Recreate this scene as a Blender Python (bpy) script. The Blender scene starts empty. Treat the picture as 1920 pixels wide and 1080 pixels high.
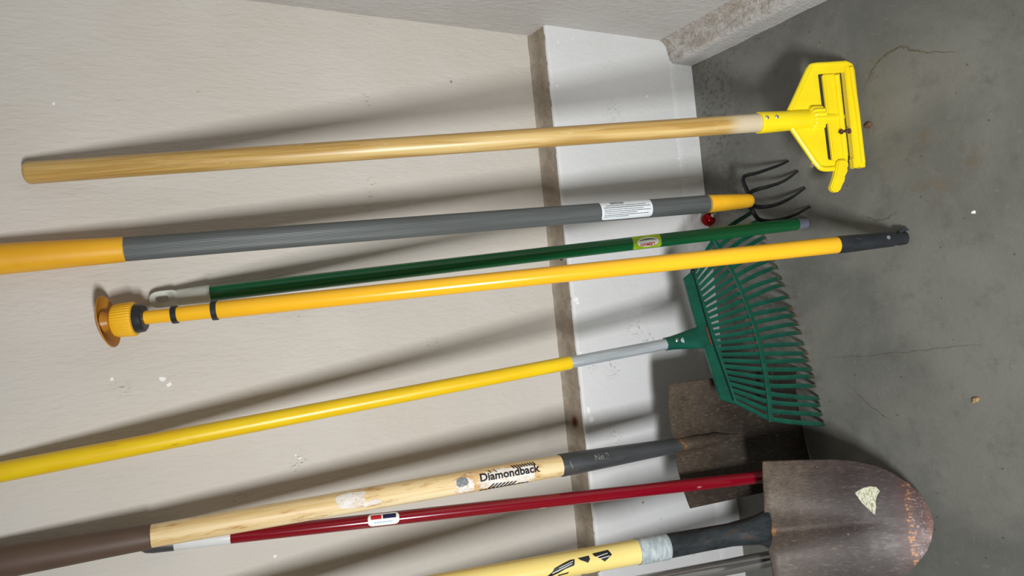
import bpy, bmesh, math, random
from mathutils import Vector, Matrix, noise

random.seed(7)
scene = bpy.context.scene
col = scene.collection
PI = math.pi

# ------------------------------------------------------------------ camera, light, exposure
cam_data = bpy.data.cameras.new('camera')
cam_data.sensor_width = 36.0
cam_data.lens = 36.0 * 1355.65 / 1920.0
cam_data.clip_start = 0.02
cam = bpy.data.objects.new('camera', cam_data)
col.objects.link(cam)
YAW, PITCH, ROLL = 0.0393, 0.52113, -0.07709
CAM = Vector((-0.5282, -1.1, 1.1179))
_f = Vector((math.sin(YAW) * math.cos(PITCH), math.cos(YAW) * math.cos(PITCH), -math.sin(PITCH)))
_u0 = Vector((math.sin(YAW) * math.sin(PITCH), math.cos(YAW) * math.sin(PITCH), math.cos(PITCH)))
_r0 = Vector((math.cos(YAW), -math.sin(YAW), 0))
_ix = -_u0 * math.cos(ROLL) + _r0 * math.sin(ROLL)          # the phone was held sideways: world up is picture left
_iy = -_r0 * math.cos(ROLL) - _u0 * math.sin(ROLL)
M = Matrix.Identity(4)
for i in range(3):
    M[i][0] = _ix[i]; M[i][1] = -_iy[i]; M[i][2] = -_f[i]; M[i][3] = CAM[i]
cam.matrix_world = M
scene.camera = cam

world = bpy.data.worlds.new('world')
scene.world = world
world.use_nodes = True
bg = world.node_tree.nodes['Background']
bg.inputs['Color'].default_value = (1.0, 0.93, 0.85, 1)
bg.inputs['Strength'].default_value = 0.06

ld = bpy.data.lights.new('work_light', 'AREA')
ld.shape = 'RECTANGLE'
ld.size = 0.34
ld.size_y = 0.14
ld.energy = 15.5
ld.color = (0.97, 0.99, 1.0)
ld.spread = math.radians(125)                  # beam narrowed to make the light fall off up the wall
lamp = bpy.data.objects.new('work_light', ld)
col.objects.link(lamp)
lamp.location = (-1.08, -1.55, 1.10)
lamp.rotation_euler = (Vector((-0.10, 0.0, 0.10)) - lamp.location).to_track_quat('-Z', 'Y').to_euler()

cd = bpy.data.lights.new('overhead_fill', 'AREA')      # added unseen overhead fill, soft ambient from above
cd.shape = 'RECTANGLE'
cd.size = 1.6
cd.size_y = 1.2
cd.energy = 2
cd.color = (1.0, 0.965, 0.92)
fill = bpy.data.objects.new('overhead_fill', cd)
col.objects.link(fill)
fill.location = (-0.3, -2.2, 2.5)
fill.rotation_euler = (Vector((-0.6, -0.1, 0.4)) - fill.location).to_track_quat('-Z', 'Y').to_euler()

vs = scene.view_settings
vs.view_transform = 'Standard'
vs.look = 'None'
vs.gamma = 1.0
vs.use_curve_mapping = False
vs.exposure = 0.0

# ------------------------------------------------------------------ helpers
def lin(c):
    o = []
    for v in c:
        v /= 255.0
        o.append(v / 12.92 if v <= 0.04045 else ((v + 0.055) / 1.055) ** 2.4)
    return (o[0], o[1], o[2], 1.0)

class NT:
    """small node-tree writer"""
    def __init__(s, name):
        s.m = bpy.data.materials.new(name)
        s.m.use_nodes = True
        s.t = s.m.node_tree
        s.b = s.t.nodes['Principled BSDF']
        s.tc = s.t.nodes.new('ShaderNodeTexCoord')
    def link(s, a, b): s.t.links.new(a, b)
    def mapped(s, scale, loc=(0, 0, 0)):
        n = s.t.nodes.new('ShaderNodeMapping')
        n.inputs['Scale'].default_value = scale
        n.inputs['Location'].default_value = loc
        s.link(s.tc.outputs['Object'], n.inputs['Vector'])
        return n.outputs['Vector']
    def noise(s, scale=(10, 10, 10), detail=4, rough=0.6, dist=0.0, loc=(0, 0, 0)):
        n = s.t.nodes.new('ShaderNodeTexNoise')
        n.inputs['Scale'].default_value = 1.0
        n.inputs['Detail'].default_value = detail
        n.inputs['Roughness'].default_value = rough
        n.inputs['Distortion'].default_value = dist
        s.link(s.mapped(scale, loc), n.inputs['Vector'])
        return n.outputs['Fac']
    def voronoi(s, scale, loc=(0, 0, 0)):
        n = s.t.nodes.new('ShaderNodeTexVoronoi')
        n.inputs['Scale'].default_value = 1.0
        s.link(s.mapped(scale, loc), n.inputs['Vector'])
        return n.outputs['Distance']
    def ramp(s, fac, lo, hi, a=0.0, b=1.0):
        n = s.t.nodes.new('ShaderNodeMapRange')
        n.inputs['From Min'].default_value = lo
        n.inputs['From Max'].default_value = hi
        n.inputs['To Min'].default_value = a
        n.inputs['To Max'].default_value = b
        n.interpolation_type = 'SMOOTHSTEP'
        s.link(fac, n.inputs['Value'])
        return n.outputs['Result']
    def math(s, op, a, b=None):
        n = s.t.nodes.new('ShaderNodeMath'); n.operation = op
        for i, v in enumerate((a, b)):
            if v is None: continue
            if isinstance(v, (int, float)): n.inputs[i].default_value = v
            else: s.link(v, n.inputs[i])
        return n.outputs[0]
    def mix(s, fac, a, b):
        n = s.t.nodes.new('ShaderNodeMix'); n.data_type = 'RGBA'
        for k, v in ((0, fac), (6, a), (7, b)):
            if isinstance(v, (int, float)): n.inputs[k].default_value = v
            elif isinstance(v, tuple): n.inputs[k].default_value = v
            else: s.link(v, n.inputs[k])
        return n.outputs[2]
    def axis(s, k):
        n = s.t.nodes.new('ShaderNodeSeparateXYZ')
        s.link(s.tc.outputs['Object'], n.inputs[0])
        return n.outputs[k]
    def spot(s, centre, radius):
        """1 at centre falling to 0 at radius (object space)"""
        n = s.t.nodes.new('ShaderNodeVectorMath'); n.operation = 'DISTANCE'
        s.link(s.tc.outputs['Object'], n.inputs[0])
        n.inputs[1].default_value = centre
        return s.ramp(n.outputs['Value'], radius, radius * 0.2)
    def color(s, c): 
        if isinstance(c, tuple): s.b.inputs['Base Color'].default_value = c
        else: s.link(c, s.b.inputs['Base Color'])
    def rough(s, v):
        if isinstance(v, (int, float)): s.b.inputs['Roughness'].default_value = v
        else: s.link(v, s.b.inputs['Roughness'])
    def metal(s, v):
        if isinstance(v, (int, float)): s.b.inputs['Metallic'].default_value = v
        else: s.link(v, s.b.inputs['Metallic'])
    def spec(s, v): s.b.inputs['Specular IOR Level'].default_value = v
    def bump(s, h, strength=0.3, dist=0.002):
        n = s.t.nodes.new('ShaderNodeBump')
        n.inputs['Strength'].default_value = strength
        n.inputs['Distance'].default_value = dist
        s.link(h, n.inputs['Height'])
        s.link(n.outputs['Normal'], s.b.inputs['Normal'])

def paint(name, c1, c2=None, rough=0.35, scale=(30, 30, 8), dirt=None, dirt_amt=(0.6, 0.75), bump=0.0, metal=0.0, spec=0.5):
    n = NT(name)
    c = lin(c1)
    if c2: c = n.mix(n.ramp(n.noise(scale), 0.35, 0.65), lin(c1), lin(c2))
    if dirt:
        c = n.mix(n.ramp(n.noise((scale[0] * 1.7, scale[1] * 1.7, scale[2] * 1.7), loc=(3, 1, 7)), *dirt_amt), c, lin(dirt))
    n.color(c); n.rough(rough); n.metal(metal); n.spec(spec)
    if bump: n.bump(n.noise((400, 400, 150)), bump, 0.001)
    return n.m

class MB:
    """mesh builder: collects shapes, links ONE mesh object"""
    def __init__(s): s.v = []; s.f = []
    def add(s, vs, fs):
        o = len(s.v); s.v += [tuple(v) for v in vs]; s.f += [tuple(i + o for i in f) for f in fs]
        return s
    def lathe(s, prof, seg=28, cap=True, flute=0, depth=0.0, axis=None):
        """prof: [(z, r)] around local z (or around axis = (point, dir))"""
        vs, fs = [], []
        for z, r in prof:
            for i in range(seg):
                a = 2 * PI * i / seg
                rr = r - (depth if flute and (i % (seg // flute)) == 0 else 0)
                vs.append(Vector((rr * math.sin(a), -rr * math.cos(a), z)))
        n = len(prof)
        for k in range(n - 1):
            for i in range(seg):
                j = (i + 1) % seg
                q = (k * seg + i, k * seg + j, (k + 1) * seg + j, (k + 1) * seg + i)
                fs.append(q if prof[k + 1][0] >= prof[k][0] else q)
        if cap:
            fs.append(tuple(reversed(range(seg))))
            fs.append(tuple((n - 1) * seg + i for i in range(seg)))
        if axis:
            p, d = Vector(axis[0]), Vector(axis[1]).normalized()
            R = d.to_track_quat('Z', 'Y').to_matrix()
            vs = [R @ v + p for v in vs]
        return s.add(vs, fs)
    def tube(s, pts, rad, seg=12, flat=1.0, side=None):
        """swept tube; rad: number or list; flat squashes along the frame's second axis"""
        pts = [Vector(p) for p in pts]; n = len(pts)
        if isinstance(flat, (int, float)): flat = [flat] * n
        if isinstance(rad, (int, float)): rad = [rad] * n
        vs, fs = [], []
        up = Vector(side) if side else Vector((1, 0, 0))
        for k, p in enumerate(pts):
            t = (pts[min(k + 1, n - 1)] - pts[max(k - 1, 0)]).normalized()
            e1 = (up - t * up.dot(t)).normalized(); e2 = t.cross(e1)
            for i in range(seg):
                a = 2 * PI * i / seg
                vs.append(p + e1 * (rad[k] * math.cos(a)) + e2 * (rad[k] * flat[k] * math.sin(a)))
        for k in range(n - 1):
            for i in range(seg):
                j = (i + 1) % seg
                fs.append((k * seg + i, k * seg + j, (k + 1) * seg + j, (k + 1) * seg + i))
        fs.append(tuple(reversed(range(seg)))); fs.append(tuple((n - 1) * seg + i for i in range(seg)))
        return s.add(vs, fs)
    def prism(s, poly, y0, y1, holes=None):
        """polygon in x-z, thickness along y"""
        n = len(poly)
        vs = [(x, y0, z) for x, z in poly] + [(x, y1, z) for x, z in poly]
        fs = [tuple(range(n)), tuple(reversed(range(n, 2 * n)))]
        fs += [(i, i + n, (i + 1) % n + n, (i + 1) % n) for i in range(n)]
        return s.add(vs, fs)
    def box(s, c, size):
        x, y, z = c; a, b, d = [v / 2 for v in size]
        return s.prism([(x - a, z - d), (x + a, z - d), (x + a, z + d), (x - a, z + d)], y - b, y + b)
    def grid(s, rows, closed=False):
        """rows of points -> quads"""
        m = len(rows[0]); vs = [p for r in rows for p in r]; fs = []
        for k in range(len(rows) - 1):
            for i in range(m - 1):
                fs.append((k * m + i, k * m + i + 1, (k + 1) * m + i + 1, (k + 1) * m + i))
        return s.add(vs, fs)
    def build(s, name, mat, parent=None, smooth=35, bevel=0.0, loc=None, rot=None, thick=0.0):
        me = bpy.data.meshes.new(name)
        me.from_pydata([tuple(v) for v in s.v], [], s.f)
        bm = bmesh.new(); bm.from_mesh(me)
        if thick:
            bmesh.ops.recalc_face_normals(bm, faces=bm.faces)
            bmesh.ops.solidify(bm, geom=list(bm.faces), thickness=thick)
        if bevel:
            es = [e for e in bm.edges if len(e.link_faces) == 2 and e.calc_face_angle(0) > 0.6]
            bmesh.ops.bevel(bm, geom=es, offset=bevel, segments=2, affect='EDGES', clamp_overlap=True)
        bmesh.ops.recalc_face_normals(bm, faces=bm.faces)
        bm.to_mesh(me); bm.free()
        me.materials.append(mat)
        if smooth:
            me.shade_smooth(); me.set_sharp_from_angle(angle=math.radians(smooth))
        o = bpy.data.objects.new(name, me)
        col.objects.link(o)
        if parent: o.parent = parent
        if rot is not None: o.matrix_local = rot
        if loc is not None: o.location = loc
        return o

def thing(name, label, cat, foot, top=None, group=None):
    """Empty at the thing's base; local z runs up the handle, local -y faces the room"""
    o = bpy.data.objects.new(name, None)
    o.empty_display_size = 0.05
    col.objects.link(o)
    foot = Vector(foot)
    m = Matrix.Translation(foot)
    if top is not None:
        a = (Vector(top) - foot).normalized()
        y = (Vector((0, 1, 0)) - a * a.y).normalized(); x = y.cross(a)
        for i in range(3): m[i][0] = x[i]; m[i][1] = y[i]; m[i][2] = a[i]
    o.matrix_world = m
    o['label'] = label; o['category'] = cat
    if group: o['group'] = group
    return o

def structure(o, label=None):
    o['kind'] = 'structure'
    if label: o['label'] = label
    return o

def smooth_path(pts, n=6):
    """Catmull-Rom through pts"""
    P = [Vector(p) for p in pts]; P = [P[0] * 2 - P[1]] + P + [P[-1] * 2 - P[-2]]
    out = []
    for k in range(1, len(P) - 2):
        for i in range(n):
            t = i / n
            a, b, c, d = P[k - 1], P[k], P[k + 1], P[k + 2]
            out.append(0.5 * ((2 * b) + (c - a) * t + (2 * a - 5 * b + 4 * c - d) * t * t + (3 * b - a - 3 * c + d) * t ** 3))
    out.append(P[-2]); return out

# flat print wrapped round a handle: 2D (tx toward the floor, ty toward the wall's right) -> handle surface
def wrap(bm, s0, r, phi0=0.0, flip=False, lift=0.0004, conv=None):
    ys = [v.co.y for v in bm.verts]
    if not ys: return
    lo, hi = min(ys), max(ys); k = max(2, int((hi - lo) / ((r(s0) if callable(r) else r) * 0.16)))
    for i in range(1, k):
        yy = lo + (hi - lo) * i / k
        bmesh.ops.bisect_plane(bm, geom=bm.verts[:] + bm.edges[:] + bm.faces[:], plane_co=(0, yy, 0), plane_no=(0, 1, 0))
    for v in bm.verts:
        tx, ty = v.co.x, v.co.y
        if flip: tx, ty = -tx, -ty
        s = s0 - tx; rr = (r(s) if callable(r) else r) + lift
        ph = phi0 + ty / (rr)
        v.co = Vector((rr * math.sin(ph), -rr * math.cos(ph), s))

def decal(name, polys, mat, parent, s0, r, phi0=0.0, flip=False, lift=0.0004):
    bm = bmesh.new()
    for poly in polys:
        vs = [bm.verts.new((x, y, 0)) for x, y in poly]
        bm.faces.new(vs)
    bmesh.ops.triangulate(bm, faces=bm.faces[:])
    wrap(bm, s0, r, phi0, flip, lift)
    me = bpy.data.meshes.new(name); bm.to_mesh(me); bm.free()
    me.materials.append(mat)
    o = bpy.data.objects.new(name, me); col.objects.link(o)
    if parent: o.parent = parent
    return o

def lettering(name, text, size, mat, parent, s0, r, phi0=0.0, flip=False, lift=0.0006, xscale=1.0, bold=0.0):
    cu = bpy.data.curves.new(name, 'FONT'); cu.body = text; cu.size = size
    cu.align_x = 'CENTER'; cu.align_y = 'CENTER'; cu.offset = bold; cu.resolution_u = 3
    t = bpy.data.objects.new(name + '_tmp', cu); col.objects.link(t)
    dg = bpy.context.evaluated_depsgraph_get()
    me = bpy.data.meshes.new_from_object(t.evaluated_get(dg))
    bpy.data.objects.remove(t); bpy.data.curves.remove(cu)
    bm = bmesh.new(); bm.from_mesh(me)
    for v in bm.verts: v.co.x *= xscale
    wrap(bm, s0, r, phi0, flip, lift)
    bm.to_mesh(me); bm.free()
    me.name = name
    me.materials.clear(); me.materials.append(mat)
    o = bpy.data.objects.new(name, me); col.objects.link(o)
    if parent: o.parent = parent
    return o

def rounded(w, h, r, n=5):
    p = []
    for cx, cy, a0 in ((w / 2 - r, h / 2 - r, 0), (-w / 2 + r, h / 2 - r, 90), (-w / 2 + r, -h / 2 + r, 180), (w / 2 - r, -h / 2 + r, 270)):
        for i in range(n + 1):
            a = math.radians(a0 + 90 * i / n); p.append((cx + r * math.cos(a), cy + r * math.sin(a)))
    return p

def ragged(w, h, jit, n=28, cx=0.0, cy=0.0, seed=0):
    rnd = random.Random(seed); p = []
    for i in range(n):
        a = 2 * PI * i / n; c, s = math.cos(a), math.sin(a)
        k = (abs(c) ** 4 + abs(s) ** 4) ** -0.25 * (1 - jit * rnd.random())
        p.append((cx + w / 2 * c * k, cy + h / 2 * s * k))
    return p

def rod(r0, r1, s0, s1, n=14, end0=True, end1=True, e=0.004):
    """straight handle profile with eased ends"""
    p = []
    if end0: p += [(s0, r0 - e * 0.6), (s0 + e * 0.35, r0 - e * 0.15)]
    for i in range(n + 1):
        t = i / n; s = s0 + (s1 - s0) * t
        if end0 and s < s0 + e: s = s0 + e
        if end1 and s > s1 - e: s = s1 - e
        p.append((s, r0 + (r1 - r0) * t))
    if end1: p += [(s1 - e * 0.35, r1 - e * 0.15), (s1, r1 - e * 0.6)]
    return p

# ------------------------------------------------------------------ materials
def wall_mat(name, c1, c2, bump=0.6, scuffs=(), streak=(190, 190, 55), grime=(150, 138, 122), g=(0.72, 0.8)):
    n = NT(name)
    c = n.mix(n.ramp(n.noise((4, 4, 3), 3), 0.35, 0.65), lin(c1), lin(c2))
    c = n.mix(n.ramp(n.noise((70, 70, 40), 4, loc=(2, 5, 1)), *g), c, lin(grime))
    specks = n.ramp(n.voronoi((16, 16, 13), loc=(0.3, 0.1, 0.7)), 0.05, 0.02)
    gate = n.ramp(n.noise((5, 5, 5), 2, loc=(9, 2, 4)), 0.56, 0.62)
    c = n.mix(n.math('MULTIPLY', n.math('MULTIPLY', specks, gate), 0.75), c, lin((105, 95, 84)))
    for k, (p, r_) in enumerate(scuffs):
        sp = n.math('MULTIPLY', n.spot(p, r_), n.ramp(n.noise((330, 330, 120), 3, 0.7, loc=(k * 1.7, 3, k)), 0.56, 0.64))
        c = n.mix(n.math('MULTIPLY', sp, 0.75), c, lin((116, 108, 100)))
    n.color(c); n.rough(0.62); n.spec(0.35)
    h = n.math('ADD', n.noise(streak, 3, 0.55, 0.4), n.math('MULTIPLY', n.noise((60, 60, 22), 2), 0.8))
    n.bump(h, bump, 0.0022)
    return n.m

M_wall = wall_mat('painted_wall', (202, 195, 185), (207, 201, 193), scuffs=[((-0.147, 0.0543, 0.699), 0.018), ((-0.286, 0.0543, 0.705), 0.012), ((-0.305, 0.0543, 0.708), 0.014), ((-0.33, 0.0543, 0.713), 0.014), ((-0.728, 0.0543, 0.866), 0.02), ((-0.609, 0.0543, 0.918), 0.012), ((-0.578, 0.0543, 1.098), 0.018), ((-0.76, 0.0543, 0.953), 0.02), ((-0.571, 0.0543, 0.621), 0.02), ((-0.495, 0.0543, 0.844), 0.012)])
M_stem = wall_mat('painted_stem_wall', (213, 213, 212), (219, 219, 219), scuffs=[((-0.157, 0, 0.22), 0.035), ((-0.577, 0, 0.222), 0.03), ((-0.65, 0, 0.283), 0.03), ((-0.644, 0, 0.332), 0.015), ((-0.609, 0, 0.193), 0.03), ((-0.78, 0, 0.3), 0.03)], bump=0.4, streak=(120, 120, 60), g=(0.7, 0.8))  # same paint as the wall; stronger light low down put into this lighter tone
M_side = wall_mat('stucco_side_wall', (186, 182, 177), (194, 191, 187), bump=1.0, streak=(150, 95, 60))

n = NT('dusty_ledge')
c = n.mix(n.ramp(n.noise((55, 55, 55), 5, 0.7), 0.3, 0.7), lin((142, 131, 116)), lin((164, 153, 137)))
c = n.mix(n.ramp(n.noise((400, 400, 400), 3), 0.58, 0.7), c, lin((122, 110, 96)))
c = n.mix(n.spot((-0.742, 0.03, 0.361), 0.016), c, lin((90, 44, 36)))
n.color(c); n.rough(0.95); n.spec(0.1); n.bump(n.noise((330, 330, 330), 4, 0.7), 0.6, 0.002)
M_ledge = n.m

n = NT('curb_mortar')
up = n.ramp(n.axis(2), 0.05, 0.062)
c = n.mix(n.ramp(n.noise((14, 14, 40), 4), 0.35, 0.65), lin((182, 178, 174)), lin((192, 189, 186)))
c = n.mix(n.math('MULTIPLY', up, n.ramp(n.noise((70, 50, 70), 5, 0.75), 0.3, 0.65)), c, lin((150, 139, 127)))
n.color(c); n.rough(0.8); n.spec(0.25)
n.bump(n.math('ADD', n.noise((110, 70, 110), 4, 0.65, 0.5), n.noise((220, 150, 220), 3)), 0.9, 0.004)
M_curb = n.m

n = NT('concrete_floor')
c = n.mix(n.ramp(n.noise((5, 5, 5), 6, 0.62, 0.4), 0.3, 0.7), lin((97, 97, 92)), lin((119, 118, 111)))
c = n.mix(n.ramp(n.noise((22, 22, 22), 6, 0.7, loc=(4, 2, 0)), 0.5, 0.72, 0, 0.55), c, lin((88, 87, 81)))
c = n.mix(n.ramp(n.noise((120, 90, 120), 5, 0.7, loc=(1, 8, 0)), 0.55, 0.75, 0, 0.5), c, lin((128, 128, 122)))
c = n.mix(n.ramp(n.noise((45, 30, 30), 5, 0.75, loc=(7, 3, 0)), 0.66, 0.74, 0, 0.75), c, lin((82, 80, 72)))
c = n.mix(n.ramp(n.voronoi((36, 36, 36)), 0.085, 0.03, 0, 0.8), c, lin((70, 68, 62)))
br = n.ramp(n.noise((26, 26, 26), 5, 0.7, loc=(3, 9, 0)), 0.45, 0.65)
for p, r_ in (((-0.39, -0.47, 0), 0.05), ((-0.375, -0.53, 0), 0.04), ((-0.33, -0.46, 0), 0.035), ((-0.29, -0.33, 0), 0.07)):
    c = n.mix(n.math('MULTIPLY', n.math('MULTIPLY', br, n.spot(p, r_)), 0.6), c, lin((104, 90, 74)))
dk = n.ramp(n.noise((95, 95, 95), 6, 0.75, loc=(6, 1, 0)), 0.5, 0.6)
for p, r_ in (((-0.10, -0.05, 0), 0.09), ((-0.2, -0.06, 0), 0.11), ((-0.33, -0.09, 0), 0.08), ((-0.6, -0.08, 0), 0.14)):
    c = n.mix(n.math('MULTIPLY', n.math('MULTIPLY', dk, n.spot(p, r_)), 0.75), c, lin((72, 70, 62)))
n.color(c)
n.rough(n.ramp(n.noise((9, 9, 9), 4), 0.3, 0.7, 0.5, 0.72)); n.spec(0.4)
n.bump(n.math('ADD', n.noise((70, 70, 70), 6, 0.7), n.noise((260, 260, 260), 3)), 0.28, 0.0015)
M_floor = n.m

def wood(name, c1, c2, c3, grain=(130, 130, 5), rough=0.35, pale=None, stain=None):
    n = NT(name)
    g = n.noise(grain, 5, 0.65, 0.6)
    c = n.mix(n.ramp(g, 0.38, 0.62), lin(c1), lin(c2))
    c = n.mix(n.ramp(n.noise((60, 60, 2.5), 3, loc=(5, 5, 5)), 0.5, 0.7), c, lin(c3))
    if stain:
        c = n.mix(n.ramp(n.noise((70, 70, 14), 5, 0.7, loc=(1, 4, 2)), *stain[1]), c, lin(stain[0]))
    if pale:
        c = n.mix(n.ramp(n.axis(2), pale[1], pale[2]), c, lin(pale[0]))
    c = n.mix(n.ramp(n.noise((260, 260, 22), 4, 0.6, 1.2, loc=(9, 9, 2)), 0.67, 0.73, 0, 0.7), c, lin((236, 220, 178)))
    n.color(c); n.rough(rough); n.bump(g, 0.12, 0.001)
    return n.m

M_honey = wood('varnished_honey_wood', (200, 164, 98), (176, 138, 72), (216, 186, 124), pale=((206, 190, 160), 0.25, 0.215))
M_ash = wood('weathered_ash_wood', (236, 210, 158), (222, 188, 128), (243, 224, 180), rough=0.45, stain=((178, 126, 66), (0.52, 0.7)))
M_mopyel = paint('bright_yellow_plastic', (250, 226, 26), (246, 218, 22), 0.32, (20, 20, 20))
M_slot = paint('dark_recess', (40, 38, 20), rough=0.8)
M_orange = paint('orange_yellow_grip', (240, 178, 38), (233, 168, 30), 0.45, (25, 25, 10), dirt=(140, 110, 50), dirt_amt=(0.66, 0.82))
M_grey = paint('grey_fluted_handle', (92, 97, 96), (82, 86, 86), 0.42, (160, 160, 6), spec=0.5)
M_grn = paint('green_painted_tube', (16, 96, 52), (18, 104, 58), 0.2, (30, 30, 6))
M_hang = paint('pale_grey_plastic', (205, 206, 196), (190, 192, 182), 0.45, (80, 80, 25), dirt=(160, 160, 150))
M_greytip = paint('grey_tip_plastic', (120, 126, 146), rough=0.4)
M_pole = paint('amber_yellow_tube', (250, 190, 40), (247, 184, 36), 0.22, (20, 20, 4))
M_poleplastic = paint('yellow_knob_plastic', (250, 190, 40), (244, 182, 34), 0.4, (30, 30, 30))
M_black = paint('black_plastic', (32, 35, 38), (40, 44, 48), 0.4, (90, 90, 30))
n = NT('amber_cup_plastic'); n.color(lin((205, 140, 36))); n.rough(0.35)
n.b.inputs['Transmission Weight'].default_value = 0.25
M_amber = n.m
M_rakeyel = paint('yellow_sleeve', (240, 204, 26), (232, 190, 20), 0.33, (50, 50, 8), dirt=(186, 146, 24), dirt_amt=(0.62, 0.8))
M_alu = paint('brushed_silver_tube', (196, 204, 208), (172, 180, 184), 0.32, (120, 120, 9), metal=0.4)
M_steel = paint('bright_rivet_steel', (215, 215, 210), rough=0.25, metal=1.0)

n = NT('teal_rake_paint')
c = n.mix(n.ramp(n.noise((60, 60, 30), 4), 0.35, 0.65), lin((9, 70, 56)), lin((13, 81, 64)))
rust = n.ramp(n.axis(2), 0.036, 0.012)
rust = n.math('MULTIPLY', rust, n.ramp(n.noise((45, 45, 60), 4, 0.7), 0.45, 0.6))
c = n.mix(rust, c, lin((128, 78, 42)))
c = n.mix(n.ramp(n.noise((160, 160, 120), 4, 0.7, loc=(2, 2, 2)), 0.67, 0.74, 0, 0.8), c, lin((92, 74, 52)))
n.color(c); n.rough(0.3); n.spec(0.5)
M_teal = n.m
M_rust = paint('rusty_steel', (112, 70, 44), (70, 48, 36), 0.8, (150, 150, 150), metal=0.2, bump=0.4)
M_tine = paint('black_tine_steel', (26, 29, 31), (40, 40, 40), 0.3, (60, 60, 60), metal=0.5)
M_sock = paint('dark_socket_steel', (62, 64, 66), (74, 76, 78), 0.42, (60, 60, 14), dirt=(92, 88, 82), dirt_amt=(0.6, 0.8), metal=0.25)
M_brown = paint('brown_rubber_grip', (96, 76, 64), (88, 69, 58), 0.5, (30, 30, 8))
M_red = None
n = NT('crimson_painted_tube')
chip = n.ramp(n.voronoi((44, 44, 16), loc=(0.37, 0.9, 0.45)), 0.13, 0.08)
c = n.mix(n.math('MULTIPLY', chip, n.ramp(n.noise((7, 7, 7), 2), 0.5, 0.56)), lin((128, 8, 28)), lin((225, 205, 200)))
n.color(c); n.rough(0.17); n.b.inputs['Coat Weight'].default_value = 0.4
M_red = n.m
M_white = paint('white_plastic_sleeve', (222, 224, 224), (214, 216, 218), 0.4, (20, 20, 20))
M_cream = paint('cream_yellow_lacquer', (244, 222, 140), (240, 214, 126), 0.3, (20, 20, 5), dirt=(214, 184, 104), dirt_amt=(0.68, 0.85))
n = NT('duct_tape')
n.color(n.mix(n.ramp(n.noise((60, 60, 160), 4), 0.4, 0.65), lin((168, 180, 184)), lin((204, 212, 214))))
n.rough(0.35); n.metal(0.15); n.bump(n.noise((90, 90, 60), 4), 0.25, 0.001)
M_tape = n.m
n = NT('polished_chrome'); n.color(lin((206, 203, 199))); n.metal(0.85); n.rough(0.13)
M_chrome = n.m
M_paper = paint('white_label_paper', (226, 232, 234), (216, 222, 226), 0.5, (60, 60, 20))
M_torn = paint('torn_label_paper', (226, 216, 204), (238, 232, 224), 0.7, (120, 120, 60), dirt=(214, 178, 130), dirt_amt=(0.55, 0.7))
M_glue = paint('orange_glue_stain', (206, 156, 96), (226, 188, 136), 0.6, (90, 90, 40), dirt=(238, 222, 196), dirt_amt=(0.52, 0.6))
M_ink = paint('black_print', (24, 24, 26), rough=0.5)
M_greyink = paint('grey_print', (110, 116, 120), (150, 152, 150), 0.6, (300, 300, 200))
M_lime = paint('lime_label', (160, 200, 24), (190, 212, 40), 0.4, (40, 40, 40))
M_whiteink = paint('white_print', (240, 244, 236), rough=0.4)
M_redink = paint('red_print', (190, 30, 44), rough=0.4)
M_greenink = paint('dark_green_print', (18, 92, 56), rough=0.4)
M_navy = paint('navy_print', (24, 26, 74), rough=0.4)
M_blueink = paint('blue_print', (100, 150, 190), rough=0.4)
M_stamp = paint('pale_stamped_edge', (150, 148, 142), rough=0.6)
M_fleck = paint('bare_white_plaster', (244, 244, 240), rough=0.8)
M_crack = paint('dark_crack_dirt', (88, 80, 64), (106, 98, 82), 0.95, (120, 120, 120), spec=0.1)
M_crumb = paint('dry_leaf_brown', (120, 84, 56), (86, 62, 44), 0.8, (200, 200, 200))
M_chip = paint('tan_wood_chip', (176, 150, 110), (150, 120, 84), 0.8, (200, 200, 200))
n = NT('red_mirror_glass'); n.color(lin((150, 12, 16))); n.metal(0.85); n.rough(0.16)
M_ball = n.m

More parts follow.
